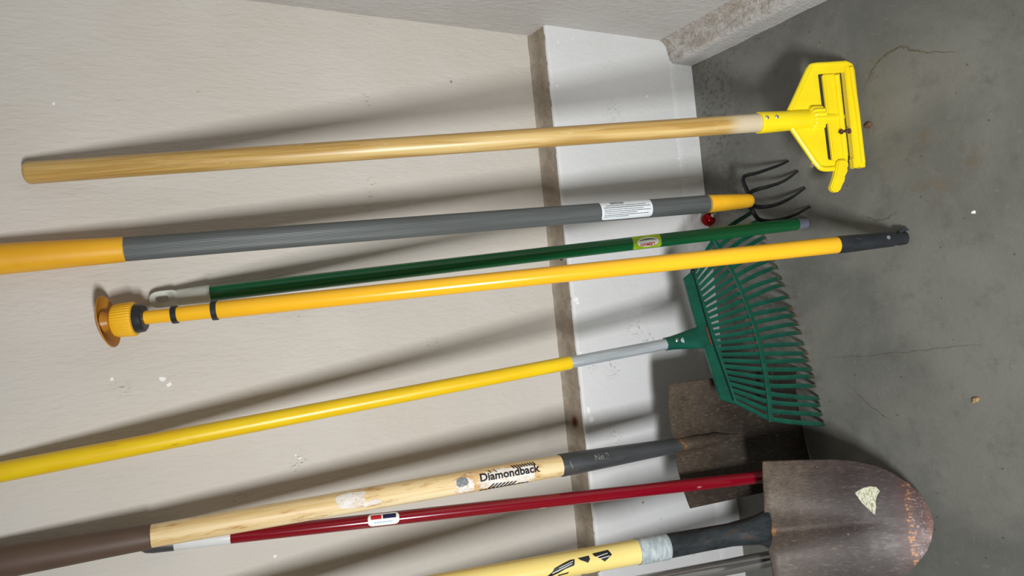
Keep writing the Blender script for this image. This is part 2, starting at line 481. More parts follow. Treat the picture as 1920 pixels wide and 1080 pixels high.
def blade_mat(name, tip_lo, tip_hi, tiprust, base1, base2, edge_tan, top, tan_amt):
    n = NT(name)
    c = n.mix(n.ramp(n.noise((14, 14, 8), 5, 0.65), 0.3, 0.7), lin(base1), lin(base2))
    c = n.mix(n.ramp(n.noise((300, 300, 90), 4, 0.7, loc=(3, 3, 3)), 0.5, 0.75, 0, 0.4), c, lin((128, 116, 104)))
    t = n.math('MULTIPLY', n.math('MULTIPLY', n.ramp(n.axis(2), top - 0.15, top + 0.02), n.ramp(n.axis(0), -0.09, 0.10, 0.45, 1.0)), n.ramp(n.noise((34, 34, 60), 6, 0.75, loc=(8, 1, 1)), 0.2, 0.8, 0.15, 1.0))
    fine = n.ramp(n.noise((420, 420, 160), 3, 0.7, loc=(5, 1, 3)), 0.3, 0.7, 0.45, 1.0)
    c = n.mix(n.math('MULTIPLY', n.math('MULTIPLY', t, fine), tan_amt), c, lin(edge_tan))
    d = n.ramp(n.noise((150, 150, 50), 3, 0.6, loc=(1, 6, 4)), 0.72, 0.76, 0, 0.7)
    c = n.mix(d, c, lin((165, 155, 145)))
    if tiprust:
        a = n.math('ADD', n.axis(2), n.math('MULTIPLY', n.noise((90, 90, 160), 5, 0.7), 0.030))
        band = n.math('MULTIPLY', n.ramp(a, tip_hi + 0.006, tip_hi + 0.001), n.ramp(a, tip_hi - 0.007, tip_hi - 0.002))
        c = n.mix(n.ramp(a, tip_hi + 0.030, tip_hi, 0, 0.85), c, lin((74, 48, 42)))
        c = n.mix(n.math('MULTIPLY', band, n.ramp(n.noise((260, 260, 90), 4, 0.7), 0.44, 0.62)), c, lin((164, 116, 70)))
        sp = n.math('MULTIPLY', n.ramp(a, tip_hi, tip_hi - 0.006), n.ramp(n.noise((330, 330, 240), 4, 0.75, loc=(4, 4, 1)), 0.55, 0.64))
        c = n.mix(sp, c, lin((136, 120, 124)))
        c = n.mix(n.math('MULTIPLY', n.ramp(a, 0.028, 0.016), 0.6), c, lin((120, 72, 46)))
    o_ = n.math('MULTIPLY', n.spot((0.0, -0.02, top - 0.004), 0.020), n.ramp(n.noise((90, 90, 90), 4), 0.42, 0.6))
    c = n.mix(n.math('MULTIPLY', o_, 0.8), c, lin((158, 108, 54)))
    n.color(c); n.metal(0.2); n.spec(0.45)
    n.rough(n.ramp(n.noise((30, 30, 12), 4), 0.3, 0.7, 0.4, 0.56))
    n.bump(n.noise((260, 260, 90), 5, 0.7), 0.16, 0.001)
    return n.m
M_round = blade_mat('worn_brown_blade_steel', 0.020, 0.048, True, (66, 55, 53), (54, 47, 46), (136, 120, 98), 0.25, 0.85)
M_square = blade_mat('rusty_square_blade_steel', 0, 0, False, (58, 51, 46), (46, 36, 29), (126, 110, 88), 0.28, 0.75)
n = NT('scuffed_dark_neck')
c = n.mix(n.ramp(n.noise((60, 60, 22), 5, 0.7), 0.35, 0.65), lin((44, 48, 50)), lin((66, 72, 76)))
c = n.mix(n.ramp(n.noise((80, 80, 30), 5, 0.7, loc=(5, 2, 2)), 0.58, 0.7), c, lin((86, 72, 62)))
n.color(c); n.metal(0.4); n.rough(0.42); n.bump(n.noise((150, 150, 40), 4), 0.3, 0.001)
M_neck = n.m

# ------------------------------------------------------------------ the setting
YU, ZL = 0.0543, 0.3604                 # recess of the upper wall, height of the ledge
CURB_X, CURB_Z = -0.047, 0.0594

structure(MB().grid([[(-2.4, -2.2, 0), (0.3, -2.2, 0)], [(-2.4, 0.2, 0), (0.3, 0.2, 0)]]).build('floor', M_floor, smooth=0), 'grey mottled concrete floor')
wall = structure(MB().grid([[(-2.4, YU, ZL - 0.01), (0.002, YU, ZL - 0.01)], [(-2.4, YU, 1.9), (0.002, YU, 1.9)]]).build('wall_back', M_wall, smooth=0),
                 'off-white painted back wall the tools lean on')
def jit(x, k, amp):
    return amp * noise.noise(Vector((x * k, 3.7, 1.3)))
NX = 300
xs = [-2.4 + 2.4 * i / NX for i in range(NX + 1)]
rows = []
for z, dy, am in ((-0.005, 0, 0), (0.05, 0, 0), (0.12, 0, 0), (0.2, 0, 0), (0.3, 0, 0), (ZL - 0.006, 0, 0.0), (ZL - 0.0015, 0.0006, 1), (ZL, 0.003, 1), (ZL + 0.0004, 0.006, 1)):
    rows.append([(x, dy + am * jit(x, 60, 0.0005), z + am * jit(x, 80, 0.0005)) for x in xs])
MB().grid(rows).build('lower_wall', M_stem, wall, smooth=60)
rows = []
for y, z in ((0.0045, 0.0), (0.012, 0.0012), (0.03, 0.0014), (0.046, 0.0012), (0.0515, 0.003), (0.0545, 0.006)):
    rows.append([(x, y + (jit(x, 75, 0.0007) if y < 0.01 or y > 0.05 else 0), ZL + z + jit(x + y * 9, 90, 0.0006) + (0.001 if y > 0.05 else 0)) for x in xs])
MB().grid(rows).build('dusty_ledge', M_ledge, wall, smooth=60)
# slightly proud painted strip along the foot of the lower wall
rows = []
for z, y in ((-0.002, -0.0010), (0.045, -0.0010), (0.0580, -0.0009), (0.0612, 0.0002)):
    rows.append([(x, y + jit(x, 25, 0.0006), z + (jit(x, 35, 0.0018) if z > 0.05 else 0) - 0.004 * x if z > 0.05 else z) for x in xs])
structure(MB().grid(rows).build('baseboard_back', M_stem, smooth=60), 'low painted strip along the foot of the back wall')

side = structure(MB().grid([[(0.0, 0.06, 0.0), (0.0, -2.2, 0.0)], [(0.0, 0.06, 1.9), (0.0, -2.2, 1.9)]]).build('wall_right', M_side, smooth=0),
                 'rough stuccoed side wall')
NY = 200
prof = [(0.0, 0.082), (-0.006, 0.071), (-0.014, 0.0645), (-0.028, 0.061), (-0.040, 0.0585), (-0.0455, 0.0535), (-0.047, 0.045), (-0.047, 0.02), (-0.0472, -0.003)]
rows = []
for i in range(NY + 1):
    y = 0.004 - 2.1 * i / NY
    r_ = []
    for k, (x, z) in enumerate(prof):
        a = 0.0 if k in (0,) else (0.0032 if k < 6 else 0.0014)
        q = Vector((x * 30, y * 26, z * 30))
        r_.append((x + a * noise.noise(q), y, z + a * noise.noise(q + Vector((9, 9, 9))) if k < 8 else z))
    rows.append(r_)
MB().grid(rows).build('curb', M_curb, side, smooth=80)

def fleck(centre, w, h, plane, seed, parent, name, mat, lift=0.0006):
    rnd = random.Random(seed); n_ = 9; a0 = rnd.random() * 6
    pts = []
    for i in range(n_):
        a = 2 * PI * i / n_ + a0; k = 0.55 + 0.45 * rnd.random()
        pts.append((w / 2 * math.cos(a) * k, h / 2 * math.sin(a) * k))
    x, y, z = centre
    m = MB()
    if plane == 'wall':
        m.prism([(x + a, z + b) for a, b in pts], y - lift, y + 0.0005)
    else:
        n0 = len(pts)
        vs = [(x + a, y + b, z) for a, b in pts] + [(x + a * .8, y + b * .8, z + lift) for a, b in pts]
        m.add(vs, [tuple(range(n0)), tuple(range(n0, 2 * n0))] + [(i, (i + 1) % n0, (i + 1) % n0 + n0, i + n0) for i in range(n0)])
    return m.build(name, mat, parent, smooth=0)
for i, (x, z, w, h) in enumerate([(-0.566, 1.107, .007, .005), (-0.574, 1.044, .010, .010), (-0.583, 1.036, .008, .008), (-0.181, 1.151, .005, .005), (-0.721, .862, .004, .007), (-0.715, .868, .003, .004), (-0.859, .911, .007, .006)]):
    fleck((x, YU, z), w, h, 'wall', i, wall, 'paint_fleck', M_fleck)
for i, (x, z, w, h) in enumerate([(-.515, .352, .014, .012), (-.522, .350, .009, .01), (-.424, .352, .011, .008), (-.115, .347, .005, .005), (-.72, .350, .016, .008), (-.738, .345, .013, .013), (-1.001, .352, .02, .009), (-.614, .355, .005, .006),
                                  (-.092, .061, .004, .005), (-.206, .062, .005, .004), (-.245, .063, .006, .005), (-.26, .0615, .006, .006), (-.29, .063, .004, .005), (-.03, .335, .004, .004), (-.02, .3, .004, .003), (-.12, .13, .006, .007)]):
    fleck((x, -0.0012 if z < 0.1 else 0, z), w, h, 'wall', 30 + i, wall, 'paint_fleck', M_fleck)
# nail head on the ledge
MB().lathe([(0, 0.004), (0.002, 0.004), (0.003, 0.002)], 10, axis=((-0.436, 0.02, ZL + 0.0015), (0, -0.3, 1))).build('nail_head', M_tine, wall)

# cracks and stain edges in the concrete
floor = bpy.data.objects['floor']
def crack(pts, w):
    P = smooth_path([(x, y, 0.0004) for x, y in pts], 7); rows = []
    for i, p in enumerate(P):
        t = (P[min(i + 1, len(P) - 1)] - P[max(i - 1, 0)]).normalized(); s_ = Vector((-t.y, t.x, 0))
        e = math.sin(PI * (i + 0.3) / (len(P) - 0.4)) * w * (0.6 + 0.7 * abs(noise.noise(Vector((i * 0.9, w * 900, 0)))))
        o_ = s_ * noise.noise(Vector((i * 0.5, 4, w * 500))) * 0.003
        rows.append([p + o_ - s_ * e / 2, p + o_ + s_ * e / 2])
    MB().grid(rows).build('floor_crack', M_crack, floor, smooth=0)
CR = [([(-0.2191, -0.3759), (-0.1977, -0.3919), (-0.1796, -0.4109), (-0.1717, -0.4459), (-0.1833, -0.4635), (-0.1953, -0.4871), (-0.2111, -0.5325)], 0.004), ([(-0.4244, -0.3544), (-0.4349, -0.3751), (-0.4336, -0.3938), (-0.4276, -0.4099)], 0.0025), ([(-0.6632, -0.2447), (-0.6591, -0.3034), (-0.6536, -0.381), (-0.6453, -0.451), (-0.6403, -0.5213)], 0.0012), ([(-0.7074, -0.2871), (-0.7294, -0.3098), (-0.7544, -0.3408), (-0.7655, -0.3675)], 0.0016)]
for pts, w in CR: crack(pts, w)

# ------------------------------------------------------------------ 1 mop with yellow frame
F, T = (-0.2586, -0.3652, 0.003), (-0.2811, 0.0393, 1.1880)
t = thing('wet_mop', 'honey-coloured wooden mop stick ending in a bright yellow plastic mop clamp on the floor', 'mop', F, T)
L = (Vector(T) - Vector(F)).length
MB().lathe(rod(0.0148, 0.0150, 0.10, L, 20, e=0.005)).build('handle', M_honey, t)
MB().lathe([(0.086, 0.0135), (0.090, 0.0152), (0.120, 0.0158), (0.150, 0.0166), (0.1825, 0.0174), (0.1838, 0.0170), (0.1838, 0.0152)]).build('socket', M_mopyel, t)
for s in (0.1767, 0.1595):
    MB().lathe([(0, 0.0030), (0.0012, 0.0030), (0.0022, 0.0018), (0.0025, 0.0006)], 14, axis=((0.0035, -0.0166, s), (0.1, -1, 0))).build('rivet', M_steel, t)
fr = MB()
fr.prism([(0.016, 0.130), (-0.013, 0.130), (-0.0765, 0.0925), (-0.0855, 0.0800), (-0.0860, 0.0560), (-0.0700, 0.0560), (-0.0690, 0.0676), (0.0735, 0.0668), (0.0740, 0.0090), (0.0905, 0.0090), (0.0905, 0.0740), (0.0855, 0.0850)], -0.003, 0.0025)
fo = fr.build('mop_frame', M_mopyel, t, bevel=0.0012)
# raised rim round the yoke
rim = smooth_path([(-0.0845, -0.0035, 0.058), (-0.0835, -0.0035, 0.080), (-0.0750, -0.0035, 0.0905), (-0.05, -0.0035, 0.1055), (-0.012, -0.0035, 0.1275)], 5)
MB().tube(rim, 0.0042, 10).build('rim', M_mopyel, fo)
rim = smooth_path([(0.016, -0.0035, 0.1275), (0.05, -0.0035, 0.1045), (0.082, -0.0035, 0.0835), (0.0875, -0.0035, 0.0735), (0.088, -0.0035, 0.05), (0.0885, -0.0035, 0.014)], 5)
MB().tube(rim, 0.0042, 10).build('rim', M_mopyel, fo)
bb = MB()
bb.prism([(-0.0866, 0.0030), (0.076, 0.0005), (0.086, 0.003), (0.0908, 0.011), (0.0905, 0.0160), (0.078, 0.0190), (-0.0692, 0.0222), (-0.0700, 0.0242), (-0.0862, 0.0242), (-0.0866, 0.0185), (-0.0835, 0.0150), (-0.0866, 0.0115)], -0.006, 0.006)
bb.build('bottom_bar', M_mopyel, t, bevel=0.002)
MB().tube([(-0.080, -0.0078, 0.0085), (0.0, -0.0078, 0.0075), (0.080, -0.0078, 0.0085)], 0.0036, 10, side=(0, 0, 1)).build('bar_ridge', M_mopyel, t)
pb = MB()
pb.prism([(-0.0690, 0.0318), (-0.0760, 0.0335), (-0.0790, 0.0380), (-0.0740, 0.0420), (-0.0760, 0.0560), (-0.0700, 0.0605), (0.0720, 0.0592), (0.0732, 0.0275), (0.0560, 0.0282), (-0.0400, 0.0312)], -0.005, 0.003)
pb.build('clamp_bar', M_mopyel, t, bevel=0.002)
MB().tube([(-0.066, -0.006, 0.0385), (0.068, -0.006, 0.036)], 0.0048, 10, side=(0, 0, 1)).build('bar_ridge', M_mopyel, t)
lv = MB()
lv.prism([(-0.0720, 0.0560), (-0.0720, 0.0400), (-0.0810, 0.0372), (-0.0860, 0.0405), (-0.0915, 0.0408), (-0.1000, 0.0470), (-0.1060, 0.0475), (-0.1110, 0.0520), (-0.1235, 0.0600), (-0.1245, 0.0685), (-0.1170, 0.0762), (-0.0980, 0.0660)], -0.012, -0.001)
lv.build('gate_lever', M_mopyel, t, bevel=0.002)
nut = [(0.0660, 0.0085), (0.0690, 0.0120), (0.0715, 0.0195), (0.0720, 0.0208), (0.0890, 0.0214), (0.0920, 0.0200), (0.0945, 0.0165), (0.0950, 0.0140)]
MB().lathe(nut, 48, flute=16, depth=0.0022).build('knurled_nut', M_mopyel, t)
MB().lathe([(0.030, 0.006), (0.066, 0.0085)], 16).build('nut_neck', M_mopyel, t)
MB().tube([(-0.0265, -0.0085, 0.046), (-0.0255, -0.0100, 0.034), (-0.0245, -0.0088, 0.026)], [0.0022, 0.003, 0.0024], 8).build('rusty_bolt', M_rust, t)
for s in (0.0445, 0.0300):
    MB().lathe([(0, 0.0042), (0.0035, 0.0042)], 6, axis=((-0.0262, -0.0095, s), (0.1, -0.25, -1))).build('rusty_nut', M_rust, t)
MB().lathe([(0, 0.0026), (0.005, 0.0026), (0.0055, 0.004), (0.007, 0.004)], 10, axis=((-0.0735, -0.002, 0.0985), (-0.5, -0.6, 0.5))).build('pivot_screw', M_steel, t)

# ------------------------------------------------------------------ 2 garden cultivator
F, T = (-0.3647, -0.1972, 0.0), (-0.3968, 0.0348, 1.2560)
t = thing('garden_cultivator', 'grey fluted cultivator with orange-yellow grip and four curved black claw tines', 'garden tool', F, T)
L = (Vector(T) - Vector(F)).length
MB().lathe([(0.140, 0.013), (0.1697, 0.0163)] + [(0.1697 + (1.105 - 0.1697) * i / 12, 0.0158 + 0.0006 * i / 12) for i in range(13)], 120, flute=40, depth=0.00045).build('handle', M_grey, t)
gp = [(1.0985, 0.0160), (1.1000, 0.0172), (1.15, 0.0182), (1.20, 0.0194), (1.245, 0.0203), (L - 0.004, 0.0203), (L + 0.004, 0.0196), (L + 0.010, 0.016), (L + 0.013, 0.008)]
MB().lathe(gp, 32).build('grip', M_orange, t)
MB().lathe([(0.0725, 0.004), (0.0735, 0.0095), (0.0765, 0.0120), (0.082, 0.0127), (0.125, 0.0146), (0.1690, 0.0161), (0.1705, 0.0156)], 32).build('ferrule', M_poleplastic, t)
RL = lambda s: 0.0160
def R_c(s): return 0.0160
lb = decal('sticker', [rounded(0.0965, 0.040, 0.006)], M_paper, t, 0.3375, R_c, 0.12, lift=0.0005)
def bars(lines, mat, name, parent, s0, r, phi0, lift, seed):
    rnd = random.Random(seed); P = []
    for y, x0, x1, h in lines:
        x = x0
        while x < x1:
            w = rnd.uniform(0.0012, 0.0042); P.append([(x, y), (min(x + w, x1), y), (min(x + w, x1), y + h), (x, y + h)]); x += w + 0.0007
    return decal(name, P, mat, parent, s0, r, phi0, lift=lift)
bars([(-0.014, -.044, .002, .0009), (-0.0112, -.044, .040, .0010), (-0.0080, -.044, .018, .0009), (-0.0050, -.044, .044, .0010), (-0.0018, -.044, .030, .0009), (0.0016, -.044, .044, .0012), (0.0052, -.040, .036, .0010)], M_ink, 'small_print', lb, 0.3375, R_c, 0.12, 0.0009, 3)
bars([(0.0085, -.030, -.004, .0055)], M_greyink, 'printed_emblem', lb, 0.3375, R_c, 0.12, 0.0009, 8)
def to_local(o, pts): 
    inv = o.matrix_world.inverted(); return [inv @ Vector(p) for p in pts]
TINES = [
    [(-0.3655, -0.181, 0.088), (-0.358, -0.178, 0.072), (-0.344, -0.170, 0.066), (-0.3235, -0.157, 0.0585), (-0.3145, -0.156, 0.048), (-0.3120, -0.172, 0.033), (-0.3060, -0.2055, 0.0165), (-0.3000, -0.2195, 0.0035)],
    [(-0.3665, -0.181, 0.090), (-0.3580, -0.178, 0.0700), (-0.3490, -0.174, 0.0590), (-0.3445, -0.180, 0.0460), (-0.3425, -0.1940, 0.0345), (-0.3370, -0.2165, 0.0195), (-0.3225, -0.2375, 0.0035)],
    [(-0.3675, -0.181, 0.090), (-0.3720, -0.180, 0.0700), (-0.3770, -0.178, 0.0540), (-0.3790, -0.1880, 0.0400), (-0.3770, -0.2070, 0.0285), (-0.3690, -0.2280, 0.0170), (-0.3557, -0.2485, 0.0035)],
    [(-0.3685, -0.181, 0.088), (-0.3790, -0.180, 0.0720), (-0.3880, -0.180, 0.0660), (-0.4010, -0.182, 0.0560), (-0.4060, -0.192, 0.0430), (-0.4060, -0.210, 0.0290), (-0.4010, -0.232, 0.0170), (-0.3907, -0.2545, 0.0035)]]
for k, tp in enumerate(TINES):
    P = smooth_path(to_local(t, tp), 7); n_ = len(P)
    MB().tube(P, [0.0042 * (1 - 0.55 * (i / (n_ - 1)) ** 2.5) for i in range(n_)], 10).build('tine', M_tine, t)

# ------------------------------------------------------------------ 3 green broom handle
F, T = (-0.4188, -0.2411, 0.008), (-0.4619, 0.0423, 1.0514)
t = thing('broom_handle', 'dark green metal broom handle with pale grey hanging cap and lime sticker', 'broom handle', F, T)
MB().lathe(rod(0.0112, 0.0116, 0.016, 1.006, 16, e=0.001)).build('tube', M_grn, t)
MB().lathe([(-0.006, 0.006), (-0.004, 0.0088), (0.018, 0.0094), (0.019, 0.008)], 24).build('end_plug', M_greytip, t)
cap = MB()
def outline(hw, ha, n_=10):
    return [(hw * math.cos(2 * PI * i / n_), ha * math.sin(2 * PI * i / n_)) for i in range(n_)]
NC = 32
out_, inn = [], []
z0, z1, hw = 1.046, 1.0825, 0.0118
for i in range(NC):
    a = 2 * PI * i / NC; c_, s_ = math.cos(a), math.sin(a)
    k = (abs(c_) ** 5 + abs(s_) ** 5) ** -0.2 if s_ < 0 else (abs(c_) ** 3 + abs(s_) ** 3) ** (-1 / 3)
    out_.append((hw * c_ * k, 1.0643 + 0.0183 * s_ * k))
    k2 = (abs(c_) ** 4 + abs(s_) ** 4) ** -0.25
    inn.append((0.0050 * c_ * k2, 1.0665 + 0.0088 * s_ * k2))
vs = [(x, -0.0055, z) for x, z in out_] + [(x, -0.0055, z) for x, z in inn] + [(x, 0.0055, z) for x, z in out_] + [(x, 0.0055, z) for x, z in inn]
fs = []
for i in range(NC):
    j = (i + 1) % NC
    fs += [(i, j, NC + j, NC + i), (2 * NC + j, 2 * NC + i, 3 * NC + i, 3 * NC + j), (i, 2 * NC + i, 2 * NC + j, j), (NC + i, NC + j, 3 * NC + j, 3 * NC + i)]
cap.add(vs, fs)
rows_n = [(1.0025, 0.0124, 0.0124), (1.0045, 0.0128, 0.0128), (1.02, 0.0124, 0.0112), (1.035, 0.0119, 0.0085), (1.048, 0.0116, 0.0056)]
vs, fs = [], []
for z, a_, b_ in rows_n:
    for i in range(NC):
        an = 2 * PI * i / NC; vs.append((a_ * math.cos(an), b_ * math.sin(an), z))
for k in range(len(rows_n) - 1):
    for i in range(NC):
        j = (i + 1) % NC; fs.append((k * NC + i, k * NC + j, (k + 1) * NC + j, (k + 1) * NC + i))
fs += [tuple(reversed(range(NC))), tuple((len(rows_n) - 1) * NC + i for i in range(NC))]
cap.add(vs, fs)
cap.build('hanging_cap', M_hang, t, bevel=0.0)
RG = 0.0114
lb = decal('sticker', [rounded(0.0515, 0.0285, 0.003)], M_lime, t, 0.3150, RG, 0.10, lift=0.0004)
def oval(w, h, cx=0, cy=0, n_=28): return [(cx + w / 2 * math.cos(2 * PI * i / n_), cy + h / 2 * math.sin(2 * PI * i / n_)) for i in range(n_)]
def arc_band(w, h, cx, cy, a0, a1, th, n_=14):
    A = [(cx + w / 2 * math.cos(math.radians(a0 + (a1 - a0) * i / n_)), cy + h / 2 * math.sin(math.radians(a0 + (a1 - a0) * i / n_))) for i in range(n_ + 1)]
    B = [(x * 0.90 + cx * 0.1, y - th * math.sin(PI * i / n_)) for i, (x, y) in enumerate(A)]
    return [[A[i], B[i], B[i + 1], A[i + 1]] for i in range(n_)]
decal('printed_oval', [oval(0.0400, 0.0170, 0.001, -0.0020)], M_whiteink, lb, 0.3150, RG, 0.10, lift=0.0007)
decal('printed_arc', arc_band(0.0320, 0.0090, 0.001, -0.0006, 165, 15, 0.0022), M_greenink, lb, 0.3150, RG, 0.10, lift=0.0010)
lettering('lettering', 'LIBMAN', 0.0082, M_redink, lb, 0.3150, RG, -0.38, flip=True, lift=0.0011, xscale=0.92, bold=0.0002)

# ------------------------------------------------------------------ 4 yellow telescopic pole
F, T = (-0.4704, -0.4194, 0.012), (-0.4873, 0.0083, 1.0893)
t = thing('telescopic_pole', 'orange-yellow telescopic pole with black threaded foot and flared amber cup on top', 'pole', F, T)
MB().lathe(rod(0.0130, 0.0124, 0.100, 1.0385, 16, e=0.001), 32).build('outer_tube', M_pole, t)
MB().lathe(rod(0.0108, 0.0106, 1.03, 1.0915, 4, e=0.0008), 28).build('middle_tube', M_pole, t)
MB().lathe(rod(0.0094, 0.0094, 1.08, 1.15, 4, e=0.0008), 28).build('inner_tube', M_pole, t)
MB().lathe([(1.0355, 0.0122), (1.0362, 0.0137), (1.0430, 0.0137), (1.0438, 0.0105)], 28).build('collar_ring', M_black, t)
MB().lathe([(1.0880, 0.0105), (1.0886, 0.0124), (1.0952, 0.0124), (1.0960, 0.0092)], 28).build('collar_ring', M_black, t)
MB().lathe([(1.1300, 0.0092), (1.1305, 0.0165), (1.1325, 0.0188), (1.1400, 0.0198), (1.1440, 0.0194), (1.1450, 0.0150)], 28).build('lock_ring', M_black, t)
MB().lathe([(1.1420, 0.0195), (1.1430, 0.0228), (1.1460, 0.0236), (1.1650, 0.0226), (1.1690, 0.0210), (1.1698, 0.0120)], 108, flute=36, depth=0.0007).build('knob', M_poleplastic, t)
cup = MB()
seg = 36; vs, fs = [], []
cp = []
for k in range(11): cp.append((k / 10 * 0.0355, 0.0))
for k in range(10, -1, -1): cp.append((k / 10 * 0.0347, -0.0018))
for r, dz in cp:
    for i in range(seg):
        a = 2 * PI * i / seg; rr_ = max(r, 0.0004)
        x, y = rr_ * math.sin(a), -rr_ * math.cos(a)
        vs.append((x, y, 1.1895 - 0.0115 * (r / 0.0355) ** 2 + dz + 0.13 * x))
for k in range(len(cp) - 1):
    for i in range(seg):
        j = (i + 1) % seg; fs.append((k * seg + i, k * seg + j, (k + 1) * seg + j, (k + 1) * seg + i))
fs += [tuple(range(seg)), tuple((len(cp) - 1) * seg + i for i in range(seg))]
cup_stem = MB().lathe([(1.166, 0.0135), (1.175, 0.0110), (1.1835, 0.0150)], 28).build('cup_stem', M_amber, t)
cup.add(vs, fs).build('flared_cup', M_amber, t, smooth=50)
MB().lathe([(-0.008, 0.0075), (-0.006, 0.0105), (0.004, 0.0112), (0.012, 0.0100), (0.016, 0.0118), (0.040, 0.0122), (0.080, 0.0133), (0.1085, 0.0138), (0.1105, 0.0134), (0.1110, 0.0120)], 28).build('threaded_foot', M_black, t)
MB().tube(smooth_path([(0.008, -0.0092, 0.088), (0.004, -0.0128, 0.078), (-0.004, -0.0128, 0.078), (-0.008, -0.0102, 0.092)], 5), 0.0010, 6).build('moulded_ridge', M_black, t)
MB().tube([(0.010, -0.003, 0.006), (0.0125, -0.005, -0.002), (0.012, -0.009, -0.008)], [0.004, 0.003, 0.0015], 8).build('foot_lug', M_black, t)
MB().lathe([(0, 0.0032), (0.001, 0.0026)], 12, axis=((0.003, -0.0113, 0.030), (0.2, -1, 0))).build('snap_button', M_greyink, t)

# ------------------------------------------------------------------ 5 leaf rake
F, T = (-0.5867, -0.2266, 0.0), (-0.6690, 0.0408, 1.2723)
t = thing('leaf_rake', 'teal green metal leaf rake with yellow and silver handle leaning on the wall', 'rake', F, T)
L = (Vector(T) - Vector(F)).length
MB().lathe([(0.476, 0.0095), (0.4765, 0.0104), (0.480, 0.0110), (0.60, 0.0112), (0.9, 0.0122), (1.26, 0.0132), (L, 0.0133), (L + 0.010, 0.0128), (L + 0.014, 0.009)], 28).build('yellow_sleeve', M_rakeyel, t)
MB().lathe(rod(0.0094, 0.0096, 0.27, 0.485, 6, e=0.001), 28).build('silver_tube', M_alu, t)
head = Matrix.Rotation(math.radians(14), 4, 'Z')
# flattened socket
vs, fs = [], []; NS = 24
secs = [(0.302, 0.0112, 0.0112), (0.290, 0.0116, 0.0112), (0.270, 0.0140, 0.0085), (0.250, 0.0172, 0.0060), (0.232, 0.0190, 0.0048), (0.212, 0.0195, 0.0045)]
for z, a_, b_ in secs:
    for i in range(NS):
        an = 2 * PI * i / NS; vs.append((a_ * math.cos(an), b_ * math.sin(an), z))
for k in range(len(secs) - 1):
    for i in range(NS):
        j = (i + 1) % NS; fs.append((k * NS + i, (k + 1) * NS + i, (k + 1) * NS + j, k * NS + j))
fs += [tuple(range(NS)), tuple(reversed([(len(secs) - 1) * NS + i for i in range(NS)]))]
fe = MB().add(vs, fs).build('socket', M_teal, t, rot=head)
MB().lathe([(0, 0.0030), (0.0012, 0.0028), (0.002, 0.001)], 12, axis=((0.0015, -0.0098, 0.284), (0, -1, 0.15))).build('rivet', M_steel, fe)
bar = MB()
bar.prism([(-0.0190, 0.2330), (-0.1090, 0.2310), (-0.1215, 0.2060), (-0.1195, 0.2035), (0.1165, 0.2085), (0.1175, 0.2115), (0.1070, 0.2335), (0.0190, 0.2355)], -0.0045, 0.0015)
bo = bar.build('head_bar', M_teal, t, rot=head, bevel=0.0008)
MB().tube([(-0.1205, -0.0048, 0.2052), (0.0, -0.0052, 0.2125), (0.1170, -0.0048, 0.2102)], 0.0020, 8, side=(0, 0, 1)).build('bar_fold', M_teal, t, rot=head)
MB().tube([(-0.115, -0.0048, 0.2094), (0.0, -0.0052, 0.2164), (0.113, -0.0048, 0.2142)], 0.0011, 6, side=(0, 0, 1)).build('seam', M_tine, t, rot=head)
MB().box((0, -0.0052, 0.2192), (0.034, 0.0016, 0.0030)).build('rusty_slot', M_rust, t, rot=head)
MB().lathe([(0, 0.004), (0.004, 0.004), (0.006, 0.002)], 8, axis=((0.1155, -0.004, 0.2135), (0.3, -1, 0.4))).build('end_bolt', M_tine, t, rot=head)
NT_ = 24
def band_v(u): return 0.1235 + 0.95 * u * u
rr = random.Random(5)
for i in range(NT_):
    w = -1 + 2 * i / (NT_ - 1)
    ur, ub, ut = 0.1135 * w, (0.158 if w < 0 else 0.167) * w, (0.190 if w < 0 else 0.219) * w
    jt, jy = rr.uniform(-0.0035, 0.0035), rr.uniform(-0.003, 0.003)
    vb = band_v(ub); vt = 0.012 + 0.30 * ut * ut
    yt = 0.024 + 0.34 * ut * ut
    vt = 0.010 + 0.22 * ut * ut; yt = 0.030 + 0.16 * ut * ut
    P = [(ur, 0.000, 0.2090), (ur + (ub - ur) * 0.5, 0.0005, (0.2090 + vb) / 2 + 0.001), (ub, 0.0, vb),
         (ub + (ut - ub) * 0.48 + jt * 0.4, 0.0035 + jy * 0.4, vb + (vt - vb) * 0.36),
         (ub + (ut - ub) * 0.80 + jt, 0.0120 + jy, vb + (vt - vb) * 0.68), (ut + jt, 0.0215 + jy, vb + (vt - vb) * 0.90), (ut + jt, yt + jy * 0.5, vt - 0.003)]
    P = smooth_path(P, 3); rows = []
    n_ = len(P)
    for k, p in enumerate(P):
        tg = (P[min(k + 1, n_ - 1)] - P[max(k - 1, 0)]).normalized()
        e1 = Vector((1, 0, 0)); e1 = (e1 - tg * e1.dot(tg)).normalized()
        nn_ = tg.cross(e1)
        hw = 0.0034 + 0.0006 * math.sin(PI * k / n_)
        rows.append([p - e1 * hw, p - e1 * hw * 0.3 - nn_ * 0.0006, p + e1 * hw * 0.3 - nn_ * 0.0006, p + e1 * hw])
    MB().grid(rows).build('tine', M_teal, t, rot=head, thick=0.0012, smooth=40)
rows = []
for i in range(41):
    u = -0.1635 + 0.334 * i / 40; v = band_v(u)
    rows.append([(u, -0.0028, v - 0.0046), (u, -0.0040, v - 0.0015), (u, -0.0040, v + 0.0030), (u, -0.0028, v + 0.0046)])
MB().grid(rows).build('spread_band', M_teal, t, rot=head, thick=0.0012)
for i in range(4, NT_ - 1):
    w = -1 + 2 * (i + 0.5) / (NT_ - 1); u = 0.158 * w
    if 8 <= i < 22:
        MB().box((u, -0.0034, band_v(u) + 0.0052), (0.0060, 0.0014, 0.0024)).build('rusty_slot', M_rust, t, rot=head)

